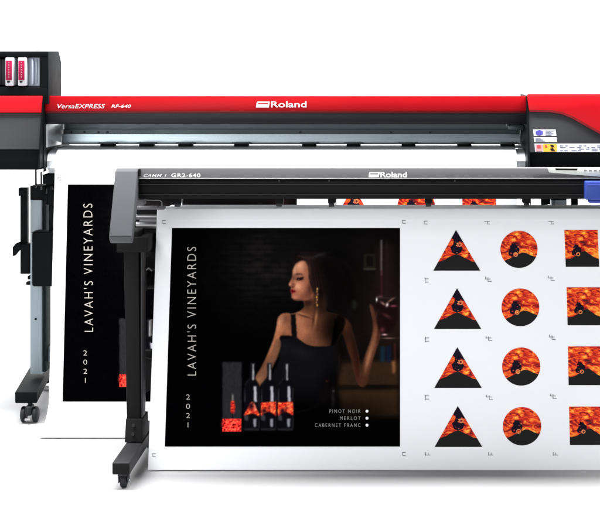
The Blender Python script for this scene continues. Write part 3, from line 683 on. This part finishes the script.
# media roll holders behind the hanging sheet, at the left
def add(name, m_, *a, **k):
    mb = MB(); mb.pbox(*a, **k); return mb.build(name, m_, cut)
m = MB(); m.slab([P(x,y,5.53) for x,y in ((137,258),(137,253.5),(141,251),(146,251.2),(151,249.8),(151,253),(147,257.5),(144,259),(144,272),(137,273))], Vector((0,.03,0)), .001); hb = m.build('roll_holder', M['dark2'], cut)
m = MB(); m.cyl(P(141,266,5.53), P(141,266,5.51), .014, seg=24, bev=.002); m.build('holder_knob', M['tube'], hb)
m = MB(); m.cyl((X(138,5.6),5.60,Z(279,5.6)), (1.05,5.60,Z(279,5.6)), .036); m.build('roll_shaft', M['dark'], cut)
m = MB(); m.cyl(P(140,281,5.56), P(147,281,5.56), .034, bev=.003); m.build('roll_flange', M['dark2'], cut)
m = MB(); m.tube([P(146,270,5.53),P(149,268,5.53),P(152,271,5.53)], .003); m.build('holder_lever', M['tube'], cut)
add('holder_plate', M['tube'], 138.6,142.8,296,352,5.50,5.54)
add('holder_plate', M['tube'], 150.2,152.0,320,336,5.55,5.57)
add('holder_arm', M['dark'], 150.5,153.5,336,343,5.55,5.58)
m = MB(); m.cyl(P(142.5,357.5,5.50), P(142.5,357.5,5.46), .011, seg=20, bev=.002); m.cyl(P(142.5,357.5,5.5), P(151,359.5,5.5), .004, seg=12); m.build('holder_clamp', M['dark2'], cut)
m = MB(); m.slab([P(x,y,5.52) for x,y in ((141,358),(152.5,361),(152.5,388),(149,391),(141,395))], Vector((0,.02,0)), .002); m.build('leg_gusset', M['dark2'], cut)
m = MB(); m.box(-.93,1.20,5.55,5.59,.30,.36,.003); m.build('cross_brace', M['dark'], cut)

# ================================================================ RED PRINTER BEHIND
pr_ = thing('inkjet_printer', 'large red and charcoal wide format printer on silver legs, behind the grey cutter', 'printer', loc=(-.4,6.2,0))
hx0, hx1 = X(43,6.0), X(527,6.0)
# front cover bar
bp_ = plane2(97,6.0165,111,6.015)
m = MB(); m.prism([(6.015,Z(111,6.015)),(6.0165,Z(97,6.0165)),(6.0185,Z(95.9,6.0185)),(6.10,Z(95.9,6.0185)-.004),(6.50,1.19),(6.50,Z(111,6.015)),(6.02,Z(111.2,6.015))], hx0+.004, hx1-.002, .0025)
bar = m.build('top_cover', M['red'], pr_)
m = MB(); m.prism([(6.017,Z(113.2,6.02)),(6.016,Z(111.2,6.016)),(6.06,Z(111.2,6.016)),(6.06,Z(113.2,6.02))], hx0+.004, hx1-.002, .0008); m.build('cover_edge', M['red_dark'], bar)
m = MB(); m.box(hx0+.004, hx1-.002, 6.022, 6.06, Z(114.8,6.02), Z(113.3,6.02), .0005); m.build('cover_seal', M['slate'], bar)
m = MB(); m.prism([(6.045,Z(124.2,6.045)),(6.03,Z(122,6.03)),(6.024,Z(115,6.024)),(6.40,Z(115,6.024)),(6.40,Z(124.2,6.045)+.01)], hx0+.004, hx1-.002, .001); m.build('front_cover', M['slate2'], pr_)
lettering('lettering', 'VersaEXPRESS', (57.5,105,104,108.3), bp_, .003, M['letter'], bar, bold=-.004, shear=.25)
lettering('lettering', 'RF-640', (111.5,131,104.6,107.6), bp_, .003, M['letter'], bar, bold=.005, shear=.2)
lettering('lettering', 'Roland', (271,306.5,101.2,107.4), bp_, .003, M['letter'], bar, bold=.012)
m = MB()
for q in (((257,101.6),(269.8,101.6),(269.5,103),(256.8,103)), ((256.5,104.2),(269.3,104.2),(268.8,107.4),(256,107.4)), ((256.6,103),(258,103),(257.8,104.2),(256.4,104.2)), ((268.2,103),(269.6,103),(269.3,104.2),(268,104.2))):
    m.flat([hit(x,y,bp_,.003) for x,y in q][::-1])
m.build('emblem', M['letter'], bar)
# inside of the print gap
def strip(name, m_, y0, D0, y1, D1, t=.01, x0=hx0+.008, x1=hx1-.002, parent=None):
    mb = MB(); a, b = Z(y0,D0), Z(y1,D1)
    mb.prism([(D1,b),(D0,a),(D0+t,a+.0005),(D1+t,b-.0005)], x0, x1, 0); return mb.build(name, m_, parent or pr_)
M['inner'] = mat('grey_steel_back_wall', (0.13,0.17,0.19), 0.5, metal=0.3, var=0.1)
carr = strip('inner_wall', M['inner'], 122.5, 6.34, 130.4, 6.34)
strip('guide_rail', M['teal_dark'], 129.2, 6.325, 134.6, 6.325, parent=carr)
strip('guide_plate', M['teal'], 134.2, 6.302, 142.8, 6.30, parent=carr)
m = MB(); m.prism([(6.235,Z(144.4,6.235)),(6.235,Z(142.6,6.235)),(6.27,Z(142.6,6.27)),(6.27,Z(144.4,6.235))], hx0+.02, hx1-.002, 0); m.build('cutter_rail', M['teal_dark'], carr)
m = MB(); m.box(hx0+.02, hx1-.002, 6.215, 6.32, Z(146.7,6.215)-.006, Z(146.7,6.215), .001); m.build('platen', M['white_pl'], pr_)
m = MB(); m.box(hx0+.01, hx1-.002, 6.20, 6.213, Z(148.0,6.205), Z(146.9,6.205), 0); m.build('platen_edge', M['teal_dark'], pr_)
for px in (107,146,185,241,309,353.5,408.5,464.5,508):
    mm = MB(); mm.pbox(px-7,px+7,143.4,147.0,6.195,6.25,.003); r = mm.build('pinch_roller', M['green_black'], pr_)
    mm = MB(); mm.pbox(px-9.5,px+9.5,142.6,144.0,6.20,6.24,.001); mm.build('roller_arm', M['teal_dark'], r)
for px in (71,84,98,107,300,391,430):
    mm = MB(); mm.cyl((X(px,6.32),6.323,Z(132.3,6.32)), (X(px,6.32),6.315,Z(132.3,6.32)), .004, seg=12); mm.build('screw', M['slate'], carr)
# curved end plate of the gap (left)
m = MB(); m.prism([(6.03,Z(147.4,6.03)),(6.03,Z(124.4,6.03)),(6.33,Z(124.4,6.03)),(6.33,Z(147.4,6.03)-.004)], hx0+.0045, hx0+.0075, .0005); m.build('gap_end_plate', M['steel'], pr_)
m = MB(); m.box(X(507,6.15), hx1-.002, 6.13, 6.20, Z(130,6.15), Z(124.5,6.15), .003); m.build('gap_end_block', M['teal_dark'], pr_)
# rounded platen front (seen left and right of the sheet)
prf = [(6.20,Z(148.5,6.20)),(6.12,Z(149.5,6.12)),(6.08,Z(151,6.08)),(6.05,Z(155,6.05)),(6.036,Z(161,6.036)),(6.04,Z(168,6.04)),(6.07,Z(173,6.07)),(6.20,Z(174,6.2))]
m = MB(); m.prism(prf, hx0+.0068, hx1-.0035, .0); m.build('platen_front', M['steel'], pr_)
for y in (155.5,163.5):
    pass
m = MB(); m.box(hx0-.02, hx1+.02, 6.08, 6.35, Z(184,6.08), Z(174.5,6.08), .003); m.build('under_beam', M['green_black'], pr_)

# end housings: red cover above a grey sloping panel above a black base
hp = plane2(96,6.0,152,5.945)
nh = hp[1]
def zy(py): p = hit(CX, py, hp); return (p.y, p.z)
def housing(x0, x1, yb):
    a = zy(98); b = zy(yb)
    mb = MB(); mb.prism([b, a, (a[0]+.03,a[1]+.012), (6.55,a[1]-.02), (6.55,b[1]), ], x0, x1, .002); h = mb.build('side_panel', M['slate'], pr_)
    mb = MB(); mb.prism([(b[0]+.006,b[1]-.0005),(b[0]+.012,b[1]-.078),(6.5,b[1]-.082),(6.5,b[1]-.0005)], x0+.001, x1-.001, .003); mb.build('side_base', M['green_black'], pr_)
    return h
hl = housing(-1.78, hx0-.002, 149.5); hr = housing(hx1+.002, 1.02, 152.5)
# red lids on the housings
def pts(l): return [hit(x,y,hp,.001) for x,y in l]
m = MB(); m.slab(pts([(-140,96.4),(43,96.4),(41.6,113.2),(-140,113.2)]), nh*.010, .002); lid = m.build('side_cover', M['red'], hl)
m = MB(); m.prism([(6.0,zy(96.4)[1]),(6.0,zy(96.4)[1]+.006),(6.5,1.2),(6.5,1.19)], -1.78, hx0-.003, .001); m.build('cover_top', M['red'], lid)
m = MB(); m.slab(pts([(526.8,95.6),(700,95.6),(700,190),(600,134),(584,125),(572,118.3),(563,114.4),(556,112.6),(545,112),(529,111.6)]), nh*.010, .002); lid = m.build('side_cover', M['red'], hr)
m = MB(); m.slab([hit(x,y,hp,.0105) for x,y in ((529.4,109.8),(552,110.2),(562,112),(573,116.4),(600,131.6),(640,154),(640,156.5),(600,134.2),(572,118.5),(562,114.3),(551,112.4),(529.5,111.9))], nh*.001, .0); m.build('cover_edge', M['red_dark'], lid)
m = MB(); m.prism([(6.0,zy(95.6)[1]),(6.0,zy(95.6)[1]+.006),(6.5,1.2),(6.5,1.19)], hx1+.003, 1.02, .001); m.build('cover_top', M['red'], lid)
# dark joint strips next to the housings
for x0, x1 in ((hx0-.0015, hx0+.004),(hx1-.0025, hx1+.0045)):
    mb = MB(); a = zy(95.5); b = zy(168)
    mb.prism([(a[0]-.006,a[1]-.002),(b[0]-.006,b[1]),(6.3,b[1]),(6.3,a[1]-.002)], x0, x1, 0); mb.build('joint_strip', M['green_black'], pr_)
mb = MB(); mb.box(hx0+.0045,hx0+.0065, 5.985,6.03, Z(172,5.98), Z(124,5.98), 0); mb.build('gap_side_wall', M['green_black'], pr_)
# stickers on the right housing
def stk(name, m_, l, off=.002, t=.0006, parent=hr):
    mb = MB(); mb.slab([hit(x,y,hp,off) for x,y in l], nh*t, 0); return mb.build(name, m_, parent)
s1 = stk('sticker', M['st_white'], ((533,129.4),(555.6,129.4),(556.4,135.8),(533.8,135.8)))
stk('sticker_emblem', M['purple'], [(539.3+4.1*math.cos(a*.5236)*(1 if a%2 else .86), 132.7+2.7*math.sin(a*.5236)) for a in range(12)], .0032, parent=s1)
for k in range(4): stk('sticker_text', M['txt'], ((545.5,130.5+k*1.4),(553.5-k%2*2,130.5+k*1.4),(553.5-k%2*2,131.0+k*1.4),(545.5,131.0+k*1.4)), .0032, parent=s1)
s2 = stk('sticker', M['st_white'], ((533.6,137.2),(556.6,137.2),(557.2,142),(534.2,142)))
for k in range(3): stk('sticker_text', M['txt'], ((535.5,138.3+k*1.2),(541+k*2,138.3+k*1.2),(541+k*2,138.7+k*1.2),(535.5,138.7+k*1.2)), .0032, parent=s2)
s3 = stk('warning_sticker', M['st_white'], ((534.4,143.6),(700,143.6),(700,152),(535.2,152)))
stk('warning_square', M['pink'], ((535.4,144.4),(542.4,144.4),(542.6,151.2),(535.8,151.2)), .0032, parent=s3)
stk('warning_square', M['sred'], ((537,145.2),(540.4,145.2),(540.6,148),(537.2,148)), .0042, parent=s3)
stk('warning_square', M['yellow'], ((543,144),(556.6,144),(557,151.6),(543.4,151.6)), .0032, parent=s3)
stk('warning_sign', M['dark'], ((550,144.8),(553.2,144.6),(554,147),(551.6,147.4)), .0042, parent=s3)
stk('warning_sign', M['dark'], ((550,148.6),(553,148.2),(555.2,150.8),(551.4,150.8)), .0042, parent=s3)
stk('warning_sign', M['sred'], ((545,145.2),(546.4,144.9),(547.4,147),(545,147.2)), .0042, parent=s3)
for r_ in range(4):
    x = 560.0
    while x < 640:
        w = random.uniform(2,6)
        if random.random() < .8: stk('sticker_text', M['txt'], ((x,145.4+r_*1.6),(x+w,145.4+r_*1.6),(x+w,145.85+r_*1.6),(x,145.85+r_*1.6)), .0032, parent=s3)
        x += w+random.uniform(1,4)

# cartridge bay above the left housing
D0, D1 = 6.0, 6.2
bx1 = X(47.2, D0); bz0, bz1 = Z(96,D0), Z(51.2,D0); wx1 = X(39.5,D0); wz0, wz1 = Z(86.8,D0), Z(57,D0); bx0 = -1.80
m = MB(); m.box(bx0,bx1,D0,D1,wz1,bz1,.003); m.box(bx0,bx1,D0,D1,bz0-.03,wz0,.003); m.box(wx1,bx1,D0,D1,wz0,wz1,0)
m.box(bx0,wx1,D1-.06,D1,wz0,wz1,0)
bay = m.build('cartridge_bay', M['green_black'], pr_)
m = MB(); m.slab([Vector((bx1+.0005,y,z)) for y,z in ((D0+.003,bz0-.03),(D0+.003,bz1-.002),(D1-.015,bz1-.002),(D1+.03,bz1-.045),(D1+.03,bz0-.03))], Vector((.004,0,0)), .001); m.build('bay_side', M['side_green'], bay)
m = MB(); m.slab([Vector((x,y,wz0+.001)) for x,y in ((X(27.5,D0+.03),D0+.03),(wx1-.001,D0+.012),(wx1-.001,D0+.12),(X(27.5,D0+.03),D0+.12))], Vector((0,0,wz1-wz0-.002)), .004); m.build('bay_insert', M['pale_pl'], bay)
m = MB(); m.pbox(31.5,33.3,58.5,84.5,D0+.004,D0+.05,.002); m.pbox(35.8,36.6,58.5,83.5,D0+.006,D0+.04,.001); m.build('bay_divider', M['pale_pl'], bay)
for px0 in (-14, 13.2, 1.2):
    m = MB(); m.pbox(px0,px0+4.2 if px0!=-14 else 1,59,85,D0+.05,D0+.12,.002); m.build('bay_divider', M['side_green'] if px0==13.2 else M['dark2'], bay)
for i, px0 in enumerate((5.2, 17.8)):
    t = thing('ink_cartridge', ('pale ink cartridge with magenta label, left one of the two, nearer the photo edge', 'pale ink cartridge with magenta label, right one of the two, nearer the red bar')[i], 'ink cartridge', loc=(X(px0+4,D0-.01), D0, wz0), group='ink cartridges in the black bay')
    m = MB(); m.pbox(px0,px0+8.2,57.4,86.0,D0-.012,D0+.11,.004); b_ = m.build('cartridge_body', M['white_pl'], t)
    m = MB(); m.pbox(px0+.5,px0+6.6,60.6,80.2,D0-.0140,D0-.012,.0006); l_ = m.build('label', M['magenta'], t)
    m = MB(); [m.pbox(px0+3.1,px0+4.1,62+q*2.4,63.2+q*2.4,D0-.0148,D0-.0135,0) for q in range(7)]; m.build('label_text', M['pink'], l_)
    m = MB(); m.pbox(px0+1.8,px0+4.6,80.8,82.6,D0-.0135,D0-.0115,.0005); m.build('latch', M['dark'], t)

# stand of the printer
def printer_leg(mirror=None):
    """everything is laid out for the left leg; mirror = x about which the right one is flipped"""
    f = (lambda x: x) if mirror is None else (lambda x: 2*mirror-x)
    def bx(m, px0, px1, y0, y1, Da, Db, bev=.002):
        a, b = f(X(px0,Da)), f(X(px1,Da)); m.box(min(a,b),max(a,b),Da,Db,Z(y1,Da),Z(y0,Da),bev)
    m = MB(); bx(m,30.2,41.6,198,374.5,6.20,6.30); L_ = m.build('leg', M['silver'], pr_)
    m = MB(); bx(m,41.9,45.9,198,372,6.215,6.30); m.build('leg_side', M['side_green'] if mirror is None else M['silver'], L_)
    m = MB(); bx(m,30.0,45.8,186,200,6.19,6.30); m.build('leg_head', M['green_black'], L_)
    m = MB(); bx(m,32.5,52.5,232,286.5,6.10,6.19,.004); mo = m.build('drive_box', M['green_black'], pr_)
    m = MB(); bx(m,30.6,32.2,232.5,286,6.105,6.19,.001); m.build('box_edge', M['silver'], mo)
    m = MB(); bx(m,47,53.5,186,205,6.14,6.18); bx(m,48.8,53.5,205,231,6.14,6.18); bx(m,44.6,48.4,194.5,204.5,6.14,6.18); m.build('hanger_plate', M['green_black'], pr_)
    m = MB(); bx(m,18.2,26.6,188,196,6.24,6.28); bx(m,20.2,26.6,196,250,6.24,6.28); bx(m,20.2,30,244,274,6.22,6.28,.003); h = m.build('roll_hanger', M['green_black'], pr_)
    m = MB()
    q = [P(x,y,6.22) for x,y in ((20.4,241.5),(20.4,249),(14.4,256),(12.6,256),(12.4,247.5),(15.5,243.5))]
    for k in q: k.x = f(k.x)
    m.slab(q, Vector((0,.03,0)), .001); m.build('hook', M['green_black'], h)
    m = MB(); bx(m,27.5,30.2,276,279.5,6.22,6.26); bx(m,26,30.2,282,285,6.22,6.26); m.build('stop_screw', M['green_black'], h)
    if mirror is None:
        m = MB(); m.cyl(P(35.8,319,6.2)+Vector((0,.002,0)), P(35.8,319,6.2)-Vector((0,.002,0)), .0045, seg=14); m.build('bolt', M['dark'], L_)
    m = MB()
    x0,x1 = -1.463,-1.379; zt = .1215; z0 = .077
    a = [(f(x0),5.98,z0),(f(x1),5.98,z0),(f(x1),5.98,zt),(f(x0),5.98,zt),(f(x0-.075),6.62,z0),(f(x1-.075),6.62,z0),(f(x1-.075),6.62,zt),(f(x0-.075),6.62,zt)]
    if mirror is not None: a = [a[i] for i in (1,0,3,2,5,4,7,6)]
    m.hexa([Vector(q) for q in a], .005); ft = m.build('foot', M['green_black'], pr_)
    caster(6.0, f(-1.412), .078, ft, True); caster(6.58, f(-1.475), .078, ft, True)
printer_leg(); printer_leg(mirror=(-1.405+.605)/2-.0)
m = MB(); m.box(-1.42,.60,6.26,6.30,.18,.24,.003); m.build('cross_brace', M['silver'], pr_)
m = MB(); m.cyl((X(46,6.2),6.22,Z(184,6.2)), (.52,6.22,Z(184,6.2)), .02); m.build('media_shaft', M['green_black'], pr_)
for k, (a,b,c,d) in enumerate(((34.8,35.8,152,188),(40.3,41.1,172,190),(50,52,186,190))):
    m = MB(); m.pbox(a,b,c,d,6.07,6.09,.001); m.build('cable_clip', M['slate'] if k<2 else M['dark'], pr_)

# ================================================================ STUDIO
bm = bmesh.new(); prof = [(-9,0),(11,0)]+[(11+2.5*math.sin(a*math.pi/24), 2.5-2.5*math.cos(a*math.pi/24)) for a in range(1,13)]
fl_ = bmesh.new(); v = [fl_.verts.new(q) for q in ((-14,-9,0),(14,-9,0),(14,11,0),(-14,11,0))]; fl_.faces.new(v)
M['floor'] = mat('studio_floor', (0.40,0.40,0.405), 0.9, spec=0.0, var=0.01, scale=2)
structure(link_bm(fl_, 'floor', M['floor']))
rows = [[bm.verts.new((x,y,z)) for x in (-14,14)] for y,z in prof[1:]+[(13.5,9)]]
for a, b in zip(rows, rows[1:]): bm.faces.new((a[0],a[1],b[1],b[0]))
for f in bm.faces: f.smooth = True
M['bd'] = mat('studio_backdrop', (0.85,0.85,0.85), 0.95, spec=0.0, var=0.004, scale=2)
structure(link_bm(bm, 'backdrop', M['bd']))

def area(name, loc, target, sx, sy, power, col=(1,1,1)):
    l = bpy.data.lights.new(name, 'AREA'); l.shape = 'RECTANGLE'; l.size = sx; l.size_y = sy; l.energy = power; l.color = col
    o = bpy.data.objects.new(name, l); COL.objects.link(o); o.location = loc
    o.rotation_euler = (Vector(target)-Vector(loc)).to_track_quat('-Z','Y').to_euler(); return o
area('overhead_softbox', (-.3,5.2,5.2), (-.3,5.2,0), 11, 1.1, 1750)
area('floor_softbox', (0,9.6,5.0), (0,9.2,0), 14, 4.5, 850)
area('backdrop_light', (0,9.0,4.6), (0,13.2,2.0), 14, 2, 450)
area('key_softbox', (-1.8,-2.5,3.4), (-.2,5.5,.7), 4.0, 2.2, 200, (.99,.995,1))
area('low_softbox', (-3.2,-2.5,.85), (-.2,5.5,.5), 3.4, 1.2, 185, (.99,.995,1))
w = bpy.data.worlds.new('World'); SC.world = w; w.use_nodes = True
w.node_tree.nodes['Background'].inputs[0].default_value = (.95,.97,1,1); w.node_tree.nodes['Background'].inputs[1].default_value = .22

cam = bpy.data.cameras.new('Camera'); co = bpy.data.objects.new('camera', cam); COL.objects.link(co); SC.camera = co
co.location = (0,0,H); co.rotation_euler = (math.radians(90),0,0)
cam.sensor_width = 36; cam.lens = F/600*36; cam.shift_x = (300-CX)/600; cam.shift_y = (CY-266)/600
cam.clip_start = .1; cam.clip_end = 100
SC.view_settings.view_transform = 'Standard'; SC.view_settings.look = 'None'; SC.view_settings.exposure = 0; SC.view_settings.gamma = 1
SC.render.resolution_x = 1024; SC.render.resolution_y = 908
